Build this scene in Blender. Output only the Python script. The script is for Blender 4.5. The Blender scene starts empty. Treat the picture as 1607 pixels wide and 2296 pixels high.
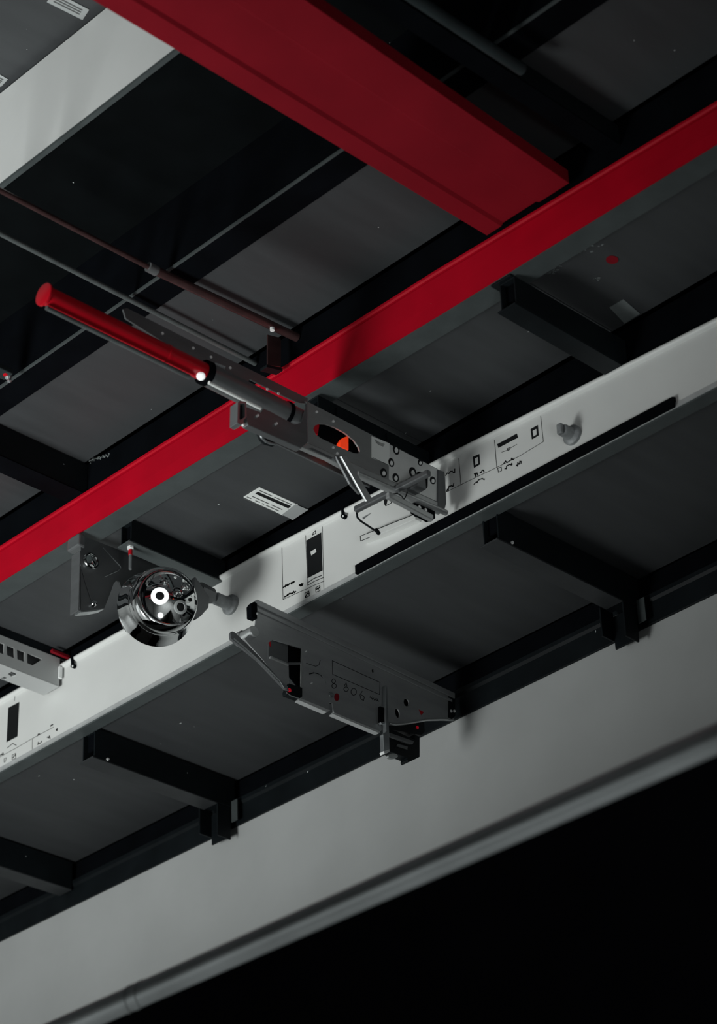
import bpy, bmesh, math, random
from mathutils import Vector, Matrix
from mathutils.geometry import tessellate_polygon

scene = bpy.context.scene
COL = scene.collection
V = Vector

# ------------------------------------------------------------------ camera
CAM = V((0.0, 0.0, 1.6))
F_PX, CX, CY = 5806.6, 803.5, 1148.0
PITCH, ROLL, YAW = 0.55425687, -0.03974667, 0.77911268
fwd = V((math.cos(YAW) * math.cos(PITCH), math.sin(YAW) * math.cos(PITCH), math.sin(PITCH)))
_r = V((math.sin(YAW), -math.cos(YAW), 0.0))
_u = _r.cross(fwd)
rgt = _r * math.cos(ROLL) + _u * math.sin(ROLL)
upv = _u * math.cos(ROLL) - _r * math.sin(ROLL)
cd = bpy.data.cameras.new('camera')
cd.sensor_fit = 'HORIZONTAL'
cd.sensor_width = 36.0
cd.lens = 36.0 * F_PX / 1607.0
cd.clip_start = 0.05
cd.dof.use_dof = True
cd.dof.focus_distance = 4.98
cd.dof.aperture_fstop = 6.3
cam = bpy.data.objects.new('camera', cd)
COL.objects.link(cam)
M = Matrix((rgt, upv, -fwd)).transposed().to_4x4()
M.translation = CAM
cam.matrix_world = M
scene.camera = cam

# ------------------------------------------------------------------ world, lights, exposure
w = bpy.data.worlds.new('world')
scene.world = w
w.use_nodes = True
bg = w.node_tree.nodes['Background']
bg.inputs['Color'].default_value = (0.60, 0.80, 0.90, 1)
bg.inputs['Strength'].default_value = 0.012

def spot(name, loc, target, power, angle, blend, radius, color):
    ld = bpy.data.lights.new(name, 'SPOT')
    ld.energy = power
    ld.spot_size = math.radians(angle)
    ld.spot_blend = blend
    ld.shadow_soft_size = radius
    ld.color = color
    o = bpy.data.objects.new(name, ld)
    COL.objects.link(o)
    o.location = loc
    o.rotation_euler = (V(target) - V(loc)).to_track_quat('-Z', 'Y').to_euler()
    return o

spot('work_light', (0.60, 3.60, 2.35), (1.60, 4.26, 5.00), 455.0, 122.0, 1.0, 0.45, (0.97, 1.0, 0.985))
spot('bounce_fill', (0.9, 1.1, 4.70), (1.6, -1.2, 2.0), 420.0, 88.0, 1.0, 0.20, (0.97, 1.0, 1.0))  # unseen lamp added to light the right wall for chrome reflections and bounce
spot('bounce_fill', (-0.3, 4.9, 4.75), (-0.4, 5.3, 0.0), 950.0, 100.0, 1.0, 0.20, (0.97, 1.0, 1.0))  # second added lamp, lights the left floor for bounce and the chrome skirt
spot('fill_light', (0.70, -0.70, 1.50), (2.95, 2.86, 4.14), 150.0, 24.0, 1.0, 0.45, (0.95, 0.99, 1.0))  # added fill from the camera side, brightens the device and bracket faces

vs = scene.view_settings
vs.view_transform = 'Standard'
vs.look = 'None'
vs.exposure = -0.10
vs.gamma = 1.0
vs.use_curve_mapping = False

# ------------------------------------------------------------------ helpers
def ray(px, py):
    return fwd + rgt * ((px - CX) / F_PX) - upv * ((py - CY) / F_PX)

def on(px, py, ax, v):
    """world point where the sight line of a photo pixel meets the plane ax = v"""
    d = ray(px, py)
    i = 'xyz'.index(ax)
    return CAM + d * ((v - CAM[i]) / d[i])

AX2 = {'x': (1, 2), 'y': (0, 2), 'z': (0, 1)}

class Geo:
    def __init__(self):
        self.v, self.f = [], []
    def add(self, vs_, fs_):
        n = len(self.v)
        self.v += [V(p) for p in vs_]
        self.f += [tuple(i + n for i in q) for q in fs_]
        return self
    def box(self, x0, x1, y0, y1, z0, z1):
        c = [(x, y, z) for z in (z0, z1) for y in (y0, y1) for x in (x0, x1)]
        return self.add(c, [(0, 2, 3, 1), (4, 5, 7, 6), (0, 1, 5, 4), (2, 6, 7, 3), (0, 4, 6, 2), (1, 3, 7, 5)])
    def poly(self, ax, v, loops, t):
        """prism: 2D loops (first outer, rest holes) in plane ax=v, front face towards -ax, thickness t towards +ax"""
        a, b = AX2[ax]
        i = 'xyz'.index(ax)
        def p3(q, d):
            r = [0, 0, 0]
            r[a], r[b], r[i] = q[0], q[1], v + d
            return r
        flat = [q for L in loops for q in L]
        tris = tessellate_polygon([[V((q[0], q[1], 0)) for q in L] for L in loops])
        n = len(flat)
        fs = [tuple(k) for k in tris] + [tuple(j + n for j in reversed(k)) for k in tris]
        s = 0
        for L in loops:
            m = len(L)
            for k in range(m):
                k2 = (k + 1) % m
                fs.append((s + k, s + k2, s + k2 + n, s + k + n))
            s += m
        return self.add([p3(q, 0) for q in flat] + [p3(q, t) for q in flat], fs)
    def pxpoly(self, ax, v, loops, t):
        a, b = AX2[ax]
        out = []
        for L in loops:
            pts = [on(q[0], q[1], ax, v) for q in L]
            out.append([(p[a], p[b]) for p in pts])
        return self.poly(ax, v, out, t)
    def stroke(self, ax, v, px, wd, t=0.0006, closed=False):
        a, b = AX2[ax]
        pts = [on(q[0], q[1], ax, v) for q in px]
        pts = [V((p[a], p[b])) for p in pts]
        if closed:
            pts.append(pts[0])
        for p, q in zip(pts, pts[1:]):
            d = q - p
            if d.length < 1e-6:
                continue
            d.normalize()
            nn = V((-d.y, d.x)) * wd / 2
            e = d * wd * 0.4
            self.poly(ax, v, [[p - e - nn, q + e - nn, q + e + nn, p - e + nn]], t)
        return self
    def tube(self, p, q, r, n=16, r2=None, cap=True):
        p, q = V(p), V(q)
        d = (q - p).normalized()
        u = d.orthogonal().normalized()
        w_ = d.cross(u)
        r2 = r if r2 is None else r2
        vs_, fs_ = [], []
        for c, rr in ((p, r), (q, r2)):
            for k in range(n):
                a = 2 * math.pi * k / n
                vs_.append(c + u * (rr * math.cos(a)) + w_ * (rr * math.sin(a)))
        for k in range(n):
            fs_.append((k, (k + 1) % n, n + (k + 1) % n, n + k))
        if cap:
            fs_ += [tuple(range(n - 1, -1, -1)), tuple(range(n, 2 * n))]
        return self.add(vs_, fs_)
    def chain(self, pts, r, n=10):
        for p, q in zip(pts, pts[1:]):
            self.tube(p, q, r, n)
        return self
    def lathe(self, o, a, prof, n=64):
        o, a = V(o), V(a).normalized()
        u = a.orthogonal().normalized()
        w_ = a.cross(u)
        vs_, fs_ = [], []
        for r, h in prof:
            for k in range(n):
                t = 2 * math.pi * k / n
                vs_.append(o + a * h + u * (r * math.cos(t)) + w_ * (r * math.sin(t)))
        for j in range(len(prof) - 1):
            for k in range(n):
                fs_.append((j * n + k, j * n + (k + 1) % n, (j + 1) * n + (k + 1) % n, (j + 1) * n + k))
        return self.add(vs_, fs_)
    def loft(self, secs):
        """secs: list of (y, [(x,z),...]) closed profiles"""
        n = len(secs[0][1])
        vs_, fs_ = [], []
        for y, pr in secs:
            vs_ += [(x, y, z) for x, z in pr]
        for j in range(len(secs) - 1):
            for k in range(n):
                fs_.append((j * n + k, j * n + (k + 1) % n, (j + 1) * n + (k + 1) % n, (j + 1) * n + k))
        fs_ += [tuple(range(n)), tuple(range((len(secs) - 1) * n, len(secs) * n))]
        return self.add(vs_, fs_)
    def bar(self, p, q, wa, wb, up=(0, 0, 1)):
        """rectangular bar from p to q, wa across (horizontal-ish), wb along up"""
        p, q = V(p), V(q)
        d = (q - p).normalized()
        s = d.cross(V(up)).normalized()
        u = s.cross(d)
        vs_ = [c + s * (i * wa / 2) + u * (j * wb / 2) for c in (p, q) for i, j in ((-1, -1), (1, -1), (1, 1), (-1, 1))]
        return self.add(vs_, [(0, 1, 2, 3), (7, 6, 5, 4), (0, 4, 5, 1), (1, 5, 6, 2), (2, 6, 7, 3), (3, 7, 4, 0)])

G = Geo

def build(name, g, mat, origin=(0, 0, 0), parent=None, smooth=False, bevel=0.0):
    me = bpy.data.meshes.new(name)
    o_ = V(origin)
    me.from_pydata([tuple(p - o_) for p in g.v], [], g.f)
    bm = bmesh.new()
    bm.from_mesh(me)
    bmesh.ops.recalc_face_normals(bm, faces=bm.faces)
    bm.to_mesh(me)
    bm.free()
    me.materials.append(mat)
    if smooth:
        for p in me.polygons:
            p.use_smooth = True
        me.set_sharp_from_angle(angle=math.radians(35))
    ob = bpy.data.objects.new(name, me)
    COL.objects.link(ob)
    if parent is not None:
        ob.parent = parent
    else:
        ob.location = o_
    if bevel:
        m = ob.modifiers.new('edge', 'BEVEL')
        m.width = bevel
        m.segments = 2
        m.limit_method = 'ANGLE'
        m.angle_limit = math.radians(40)
    return ob

class Thing:
    def __init__(self, name, label, cat, origin, group=None):
        self.o = V(origin)
        self.e = bpy.data.objects.new(name, None)
        self.e.empty_display_size = 0.05
        COL.objects.link(self.e)
        self.e.location = self.o
        self.e['label'] = label
        self.e['category'] = cat
        self.e['kind'] = 'thing'
        if group:
            self.e['group'] = group
    def part(self, name, g, mat, parent=None, label=None, **k):
        ob = build(name, g, mat, self.o, parent or self.e, **k)
        if label:
            ob['label'] = label
        if name in ('print', 'printed_label', 'stamped_marks', 'dark_edge'):
            ob['kind'] = 'stuff'
        return ob

def thing1(name, g, mat, label, cat, origin, group=None, **k):
    ob = build(name, g, mat, origin, None, **k)
    ob['label'] = label
    ob['category'] = cat
    ob['kind'] = 'thing'
    if group:
        ob['group'] = group
    return ob

def struct(name, g, mat, **k):
    ob = build(name, g, mat, **k)
    ob['kind'] = 'structure'
    return ob

# ------------------------------------------------------------------ materials
def mat(name, col, rough=0.5, metal=0.0, var=0.12, scale=14.0, bump=0.05, bscale=220.0,
        specks=0.0, speck_col=(0.45, 0.48, 0.48), spec=0.5, emit=0.0, stretch=None):
    m = bpy.data.materials.new(name)
    m.use_nodes = True
    nt = m.node_tree
    N, L = nt.nodes, nt.links
    b = N['Principled BSDF']
    b.inputs['Roughness'].default_value = rough
    b.inputs['Metallic'].default_value = metal
    b.inputs['Specular IOR Level'].default_value = spec
    tc = N.new('ShaderNodeTexCoord')
    src = tc.outputs['Object']
    if stretch:
        mp = N.new('ShaderNodeMapping')
        mp.inputs['Scale'].default_value = stretch
        L.new(src, mp.inputs['Vector'])
        vec = mp.outputs['Vector']
    else:
        vec = src
    n1 = N.new('ShaderNodeTexNoise')
    n1.inputs['Scale'].default_value = scale
    n1.inputs['Detail'].default_value = 6
    L.new(vec, n1.inputs['Vector'])
    r1 = N.new('ShaderNodeValToRGB')
    r1.color_ramp.elements[0].position = 0.3
    r1.color_ramp.elements[1].position = 0.7
    r1.color_ramp.elements[0].color = tuple(c * (1 - var) for c in col) + (1,)
    r1.color_ramp.elements[1].color = tuple(min(1, c * (1 + var)) for c in col) + (1,)
    L.new(n1.outputs['Fac'], r1.inputs['Fac'])
    out = r1.outputs['Color']
    if specks > 0:
        # sparse dust flecks and chips with a shape of their own
        vo = N.new('ShaderNodeTexVoronoi')
        vo.inputs['Scale'].default_value = 30
        vo.inputs['Randomness'].default_value = 1
        n2 = N.new('ShaderNodeTexNoise')
        n2.inputs['Scale'].default_value = 90
        mx = N.new('ShaderNodeMix')
        mx.data_type = 'VECTOR'
        mx.inputs['Factor'].default_value = 0.012
        L.new(src, mx.inputs['A'])
        L.new(src, n2.inputs['Vector'])
        L.new(n2.outputs['Color'], mx.inputs['B'])
        L.new(mx.outputs['Result'], vo.inputs['Vector'])
        sep = N.new('ShaderNodeSeparateColor')
        L.new(vo.outputs['Color'], sep.inputs['Color'])
        # fleck radius grows with the cell's random value, most cells get none
        mr = N.new('ShaderNodeMapRange')
        mr.inputs['From Min'].default_value = 1.0 - specks
        mr.inputs['From Max'].default_value = 1.0
        mr.inputs['To Min'].default_value = 0.0
        mr.inputs['To Max'].default_value = 0.065
        L.new(sep.outputs['Red'], mr.inputs['Value'])
        lt = N.new('ShaderNodeMath')
        lt.operation = 'LESS_THAN'
        L.new(vo.outputs['Distance'], lt.inputs[0])
        L.new(mr.outputs['Result'], lt.inputs[1])
        mc = N.new('ShaderNodeMix')
        mc.data_type = 'RGBA'
        mc.inputs['B'].default_value = tuple(speck_col) + (1,)
        L.new(lt.outputs[0], mc.inputs['Factor'])
        L.new(out, mc.inputs['A'])
        out = mc.outputs['Result']
    L.new(out, b.inputs['Base Color'])
    if bump:
        n3 = N.new('ShaderNodeTexNoise')
        n3.inputs['Scale'].default_value = bscale
        n3.inputs['Detail'].default_value = 3
        L.new(src, n3.inputs['Vector'])
        bp = N.new('ShaderNodeBump')
        bp.inputs['Strength'].default_value = bump
        bp.inputs['Distance'].default_value = 0.002
        L.new(n3.outputs['Fac'], bp.inputs['Height'])
        L.new(bp.outputs['Normal'], b.inputs['Normal'])
    if emit:
        b.inputs['Emission Color'].default_value = tuple(col) + (1,)
        b.inputs['Emission Strength'].default_value = emit
    return m

M_WHITE = mat('white_paint', (0.64, 0.655, 0.64), 0.45, var=0.04, scale=6, bump=0.04, specks=0.05, speck_col=(0.25, 0.26, 0.26))
M_TOPW = mat('upper_beam_white_paint', (0.60, 0.615, 0.605), 0.5, var=0.04, scale=5, bump=0.05)
M_GIRDER = mat('girder_white_paint', (0.43, 0.445, 0.442), 0.5, var=0.05, scale=5, bump=0.06, specks=0.06, speck_col=(0.18, 0.19, 0.19))
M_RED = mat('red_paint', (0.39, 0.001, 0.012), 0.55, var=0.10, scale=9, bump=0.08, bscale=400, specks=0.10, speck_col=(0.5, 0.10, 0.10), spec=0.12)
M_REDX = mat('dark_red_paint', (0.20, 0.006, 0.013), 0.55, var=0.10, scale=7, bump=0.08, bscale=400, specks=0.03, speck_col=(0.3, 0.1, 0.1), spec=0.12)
M_PANEL = mat('grey_panel_paint', (0.041, 0.0445, 0.047), 0.55, var=0.10, scale=5, bump=0.05, specks=0.22, spec=0.35, stretch=(1, 6, 1))
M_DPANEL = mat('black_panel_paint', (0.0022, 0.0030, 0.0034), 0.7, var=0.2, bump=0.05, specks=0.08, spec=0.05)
M_FLANGE = mat('grey_flange_paint', (0.052, 0.062, 0.063), 0.5, var=0.12, scale=20, bump=0.08, specks=0.08, spec=0.4)
M_BLACK = mat('black_steel', (0.0020, 0.0026, 0.0036), 0.7, var=0.25, bump=0.08, specks=0.10, spec=0.03)
M_XBEAM = mat('charcoal_steel', (0.0055, 0.0078, 0.0092), 0.5, var=0.25, bump=0.1, specks=0.12, spec=0.14)
M_VOID = mat('matt_black', (0.003, 0.003, 0.004), 0.9, bump=0, spec=0.0)
M_GREY = mat('grey_sheet_metal', (0.46, 0.48, 0.48), 0.32, 0.6, var=0.12, scale=10, bump=0.04, spec=0.5, stretch=(1, 1, 5))
M_GREYD = mat('dark_sheet_metal', (0.14, 0.148, 0.152), 0.42, 0.45, var=0.15, scale=10, bump=0.05, specks=0.05, spec=0.5)
M_GREYM = mat('mid_grey_sheet_metal', (0.175, 0.185, 0.19), 0.36, 0.55, var=0.12, scale=10, bump=0.04, stretch=(1, 1, 5))
M_BRKT = mat('dark_bracket_steel', (0.34, 0.355, 0.36), 0.42, 0.4, var=0.12, scale=10, bump=0.05, specks=0.05, stretch=(1, 1, 4))
M_REDL = mat('red_indicator_lens', (0.6, 0.005, 0.02), 0.3, var=0.02, bump=0, emit=0.18)
M_PLATE = mat('satin_steel_plate', (0.40, 0.415, 0.41), 0.26, 0.6, var=0.08, scale=10, bump=0.03, stretch=(1, 1, 5))
M_FLANGEB = mat('dark_grey_flange_paint', (0.028, 0.031, 0.033), 0.5, var=0.15, scale=20, bump=0.08, specks=0.08, spec=0.3)
M_FLAKE = mat('grey_paper', (0.15, 0.17, 0.17), 0.8, var=0.2, bump=0)
M_STEEL = mat('brushed_steel', (0.42, 0.45, 0.46), 0.32, 0.8, var=0.1, scale=30, bump=0.03)
M_EDGE = mat('bare_steel_edge', (0.55, 0.57, 0.57), 0.4, 0.15, var=0.1, scale=30, bump=0.03)
M_CHROME = mat('polished_chrome', (0.82, 0.84, 0.84), 0.035, 1.0, var=0.01, bump=0)
M_CHROMED = mat('smoked_chrome', (0.72, 0.74, 0.74), 0.06, 1.0, var=0.02, bump=0)
M_BOLT = mat('zinc_bolt', (0.85, 0.87, 0.86), 0.3, 0.15, var=0.05, bump=0)
M_LABEL = mat('white_label', (0.72, 0.75, 0.73), 0.6, var=0.03, bump=0)
M_LABELG = mat('grey_label', (0.34, 0.36, 0.36), 0.6, var=0.06, bump=0)
M_INK = mat('black_print', (0.008, 0.009, 0.010), 0.6, var=0.1, bump=0, spec=0.2)
M_INKG = mat('grey_print', (0.10, 0.105, 0.105), 0.6, var=0.1, bump=0, spec=0.2)
M_TUBE = mat('red_tube_enamel', (0.40, 0.004, 0.012), 0.28, var=0.06, bump=0.02)
M_REDP = mat('red_plastic', (0.45, 0.004, 0.012), 0.35, var=0.05, bump=0)
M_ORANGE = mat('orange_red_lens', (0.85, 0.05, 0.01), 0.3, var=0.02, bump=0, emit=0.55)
M_ROD = mat('brown_lacquered_rod', (0.075, 0.040, 0.040), 0.28, 0.5, var=0.2, scale=30, bump=0.04)
M_RODG = mat('grey_lacquered_rod', (0.10, 0.115, 0.115), 0.4, 0.3, var=0.2, scale=30, bump=0.04)
M_PIPE = mat('grey_tube_rail', (0.24, 0.255, 0.26), 0.28, 0.75, var=0.15, scale=8, bump=0.02)
M_PEG = mat('cast_grey', (0.22, 0.235, 0.24), 0.55, 0.2, var=0.3, scale=60, bump=0.15)
M_GLOWW = mat('glowing_white', (0.95, 0.97, 0.96), 0.4, var=0.01, bump=0, emit=0.55)  # glow for the painted ring reflection and the bright socket
M_TEAL = mat('teal_grey_pipe', (0.016, 0.024, 0.026), 0.5, 0.0, var=0.2, bump=0.05)
M_FLOOR = mat('light_concrete', (0.45, 0.46, 0.455), 0.7, var=0.25, scale=3, bump=0.2, bscale=60)
M_WALLG = mat('grey_wall_paint', (0.50, 0.51, 0.505), 0.8, var=0.1, scale=3, bump=0.1)
M_WALL = mat('dark_wall_paint', (0.02, 0.021, 0.023), 0.8, var=0.1, scale=3, bump=0.1)

# ------------------------------------------------------------------ key dimensions (metres)
YA, YB = -1.2, 6.2                 # the beams run along y between the two side walls
XT, XK, XR, XW, XG = 2.18, 2.455, 2.75, 3.04, 3.475     # face planes: top white, black, red, white beam, girder
Z_T, Z_S, Z_AA, Z_A, Z_B = 4.855, 4.63, 4.473, 4.318, 4.116   # undersides of the stepped ceiling panels

# ------------------------------------------------------------------ setting
struct('floor', G().box(-1.5, 4.4, YA, YB, -0.1, 0.0), M_FLOOR)
struct('wall_right', G().box(-1.5, 4.4, YA - 0.1, YA, 0, 5.3), M_WALLG)
struct('wall_left', G().box(-1.5, 4.4, YB, YB + 0.1, 0, 5.3), M_WALLG)
struct('wall_back', G().box(4.4, 4.5, YA, YB, 0, 5.3), M_WALL)
struct('wall_rear', G().box(-1.6, -1.5, YA, YB, 0, 5.3), M_WALLG)
ceiling = struct('ceiling', G().box(-1.5, 4.4, YA, YB, 5.2, 5.3), M_VOID)

# black partition with a tubular rail on top, close to the camera
p0, p1 = on(135, 2296, 'x', 2.2), on(1607, 1607, 'x', 2.2)
RZ = 2.932
part_wall = struct('wall_partition', G().box(2.188, 2.212, YA, YB, 0.0, RZ - 0.016), M_VOID)

def panels(z, x0, x1, seams, m, t=0.012):
    ys = [YA] + seams + [YB]
    for a, b in zip(ys, ys[1:]):
        build('panel', G().box(x0, x1, a + 0.001, b - 0.001, z, z + t), m, parent=ceiling, bevel=0.0008)

panels(Z_T, 1.30, XT + 0.03, [1.2, 2.62, 4.0], M_PANEL)
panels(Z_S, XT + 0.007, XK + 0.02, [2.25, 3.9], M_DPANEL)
panels(Z_AA, XK + 0.045, XR, [0.9, 2.118, 3.515, 4.9], M_PANEL)
panels(Z_A, XR + 0.02, XW, [1.15, 2.342, 2.825, 3.42, 3.935, 5.1], M_PANEL)
panels(Z_B, XW + 0.019, XG, [1.4, 2.69, 3.86, 4.425, 5.5], M_PANEL)
# roof deck in the dark behind the girder
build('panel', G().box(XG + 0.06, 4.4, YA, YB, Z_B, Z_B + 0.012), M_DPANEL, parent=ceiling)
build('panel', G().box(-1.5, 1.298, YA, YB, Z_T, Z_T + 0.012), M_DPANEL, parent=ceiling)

# ------------------------------------------------------------------ tube rail on the partition
t = Thing('tube_rail', 'grey tubular metal rail along the top of the black partition', 'rail', (2.2, 2.5, RZ))
t.part('tube', G().tube((2.2, YA, RZ), (2.2, YB, RZ), 0.0235, 28), M_PIPE, smooth=True)
yj = on(300, 2235, 'x', 2.18).y
t.part('joint_collar', G().tube((2.2, yj - 0.006, RZ), (2.2, yj + 0.006, RZ), 0.0245, 28), M_PIPE, smooth=True)
t.part('joint_collar', G().tube((2.2, yj + 0.016, RZ), (2.2, yj + 0.021, RZ), 0.0245, 28), M_PIPE, smooth=True)

# ------------------------------------------------------------------ long beams
# red beam
def red_profile(zb, zt):
    x = XR
    h = zt - zb
    return [(x + 0.045, zb), (x + 0.045, zb + 0.005), (x + 0.006, zb + 0.006), (x + 0.006, zt), (x - 0.003, zt), (x - 0.007, zt - 0.004),
            (x - 0.007, zt - 0.009), (x - 0.004, zt - 0.0115), (x + 0.005, zt - 0.0115), (x + 0.005, zt - 0.017), (x - 0.004, zt - 0.017),
            (x - 0.003, zb + h * 0.30), (x - 0.0012, zb)]
t = Thing('red_beam', 'long bright red steel beam crossing the picture from lower left to right edge', 'beam', (XR, 2.8, 4.30))
st = [(YA, 4.297, 4.372), (1.855, 4.297, 4.378), (2.5, 4.299, 4.396), (3.3, 4.311, 4.398), (3.8, 4.311, 4.398), (YB, 4.311, 4.398)]
t.part('red_face', G().loft([(y, red_profile(zb, zt)) for y, zb, zt in st]), M_RED)
t.part('bottom_flange', G().loft([(y, [(XR + 0.001, zb - 0.003), (XR + 0.047, zb - 0.003), (XR + 0.047, zb - 0.0005), (XR + 0.001, zb - 0.0005)]) for y, zb, zt in st]), M_FLANGE,
       label='grey-green underside flange of the red beam')
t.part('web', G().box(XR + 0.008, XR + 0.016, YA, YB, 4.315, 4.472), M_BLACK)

# white beam
WT = [(YA, 4.19), (2.11, 4.222), (2.73, 4.256), (3.26, 4.277), (3.9, 4.287), (YB, 4.29)]
WBZ = [(YA, 4.085), (2.11, 4.090), (2.9, 4.105), (3.3, 4.109), (YB, 4.107)]
def lerp(tab, y):
    for (a, va), (b, vb) in zip(tab, tab[1:]):
        if a <= y <= b:
            return va + (vb - va) * (y - a) / (b - a)
    return tab[0][1] if y < tab[0][0] else tab[-1][1]
wy = sorted({y for y, _ in WT + WBZ})
def sec(y, dx0, dx1, za, zb):
    return (y, [(XW + dx0, za), (XW + dx1, za), (XW + dx1, zb), (XW + dx0, zb)])
wb_ = Thing('white_beam', 'long white steel beam with printed labels crossing the middle of the picture', 'beam', (XW, 2.8, 4.1))
wb_.part('white_face', G().loft([sec(y, 0, 0.010, lerp(WBZ, y), lerp(WT, y)) for y in wy]), M_WHITE)
def half_round(y, zc, r, x):
    return (y, [(x + 0.001, zc - r)] + [(x - r * 1.3 * math.cos(a), zc + r * math.sin(a)) for a in [k * math.pi / 8 - math.pi / 2 for k in range(1, 8)]] + [(x + 0.001, zc + r)])
wb_.part('top_moulding', G().loft([half_round(y, lerp(WT, y) - 0.0065, 0.0065, XW) for y in wy]), M_WHITE, smooth=True)
wb_.part('bottom_lip', G().loft([(y, [(XW - 0.004, lerp(WBZ, y) - 0.001), (XW + 0.001, lerp(WBZ, y) - 0.001), (XW + 0.001, lerp(WBZ, y) + 0.010), (XW - 0.002, lerp(WBZ, y) + 0.008)]) for y in wy]), M_EDGE,
         label='thin grey lip along the lower edge')
wb_.part('bottom_flange', G().loft([sec(y, 0.0005, 0.030, lerp(WBZ, y) - 0.005, lerp(WBZ, y) - 0.0012) for y in wy]), M_FLANGE)
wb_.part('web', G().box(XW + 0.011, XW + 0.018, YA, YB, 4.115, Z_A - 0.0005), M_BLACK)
ya, yb = on(1515, 895, 'x', XW).y, on(805, 1280, 'x', XW).y
g = G().loft([(y, [(XW - 0.011, lerp(WBZ, y) - 0.003), (XW - 0.0045, lerp(WBZ, y) - 0.003), (XW - 0.0002, lerp(WBZ, y) + 0.012), (XW - 0.0002, lerp(WBZ, y) + 0.020), (XW - 0.011, lerp(WBZ, y) + 0.016)])
              for y in (ya, 2.3, 2.6, 2.9, yb)])
wb_.part('edge_strip', g, M_BLACK, label='black rubber edge strip on the lower edge')

# girder at the bottom
gd = Thing('white_girder', 'deep white girder with a dark angle along its top, behind the tube rail', 'girder', (XG, 2.8, 3.4))
gd.part('white_face', G().box(XG, XG + 0.02, YA, YB, 3.35, 4.006), M_GIRDER)
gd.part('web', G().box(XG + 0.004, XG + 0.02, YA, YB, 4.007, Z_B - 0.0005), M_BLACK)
gd.part('top_angle', G().loft([(y, [(XG - 0.0005, 4.004), (XG - 0.006, 4.004), (XG - 0.006, 4.050), (XG - 0.010, 4.056), (XG - 0.010, 4.066), (XG - 0.0005, 4.068)]) for y in (YA, YB)]), M_XBEAM,
        label='dark steel angle on top of the white face', bevel=0.0012)
gd.part('bottom_flange', G().box(XG - 0.04, XG + 0.06, YA, YB, 3.335, 3.349), M_GIRDER)

# upper white beam
tb = Thing('upper_white_beam', 'wide pale grey beam in the upper left corner behind the red cross beam', 'beam', (XT, 2.8, 4.6))
tb.part('white_face', G().box(XT, XT + 0.006, YA, YB, 4.612, 4.838), M_TOPW)
tb.part('bottom_lip', G().box(XT - 0.003, XT + 0.006, YA, YB, 4.605, 4.611), M_FLANGE)
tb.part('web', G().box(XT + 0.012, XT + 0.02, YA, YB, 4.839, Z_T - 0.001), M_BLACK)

# black beam with a thin bright lip
kb = Thing('black_beam', 'black steel beam with a thin bright lower edge between pale beam and grey panels', 'beam', (XK, 2.8, 4.46))
kb.part('web', G().box(XK, XK + 0.012, YA, YB, 4.4715, Z_S - 0.001), M_BLACK)
kb.part('bottom_flange', G().box(XK + 0.001, XK + 0.058, YA, YB, 4.467, 4.471), M_BLACK)
kb.part('bright_lip', G().box(XK - 0.004, XK + 0.0005, YA, YB, 4.466, 4.4705), M_FLANGE, label='thin grey-green lip')

# red cross beam
xr = Thing('red_cross_beam', 'broad dark red cross beam running from the top down to the bright red beam', 'beam', (2.2, 2.26, 4.39))
def rxs(x):
    k = (x - 1.2) / (2.74 - 1.2)
    ya_ = 2.105 + (2.168 - 2.105) * k
    yb_ = 2.362
    w_ = yb_ - ya_
    a, b = ya_ + w_ * 0.36, ya_ + w_ * 0.82
    return [(ya_, 4.392), (a, 4.392), (a + 0.006, 4.397), (b - 0.006, 4.397), (b, 4.392), (yb_, 4.392), (yb_, 4.398), (yb_ - 0.004, 4.425), (ya_ + 0.004, 4.425), (ya_, 4.420)]
g = G()
xs = [-1.5, 1.2, 1.9, 2.3, 2.739]
n_ = 10
vv, ff = [], []
for x in xs:
    vv += [(x, y, z) for y, z in rxs(max(x, 1.2))]
for j in range(len(xs) - 1):
    for k in range(n_):
        ff.append((j * n_ + k, j * n_ + (k + 1) % n_, (j + 1) * n_ + (k + 1) % n_, (j + 1) * n_ + k))
ff += [tuple(range(n_)), tuple(range((len(xs) - 1) * n_, len(xs) * n_))]
xr.part('red_channel', g.add(vv, ff), M_REDX, bevel=0.001)

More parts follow.
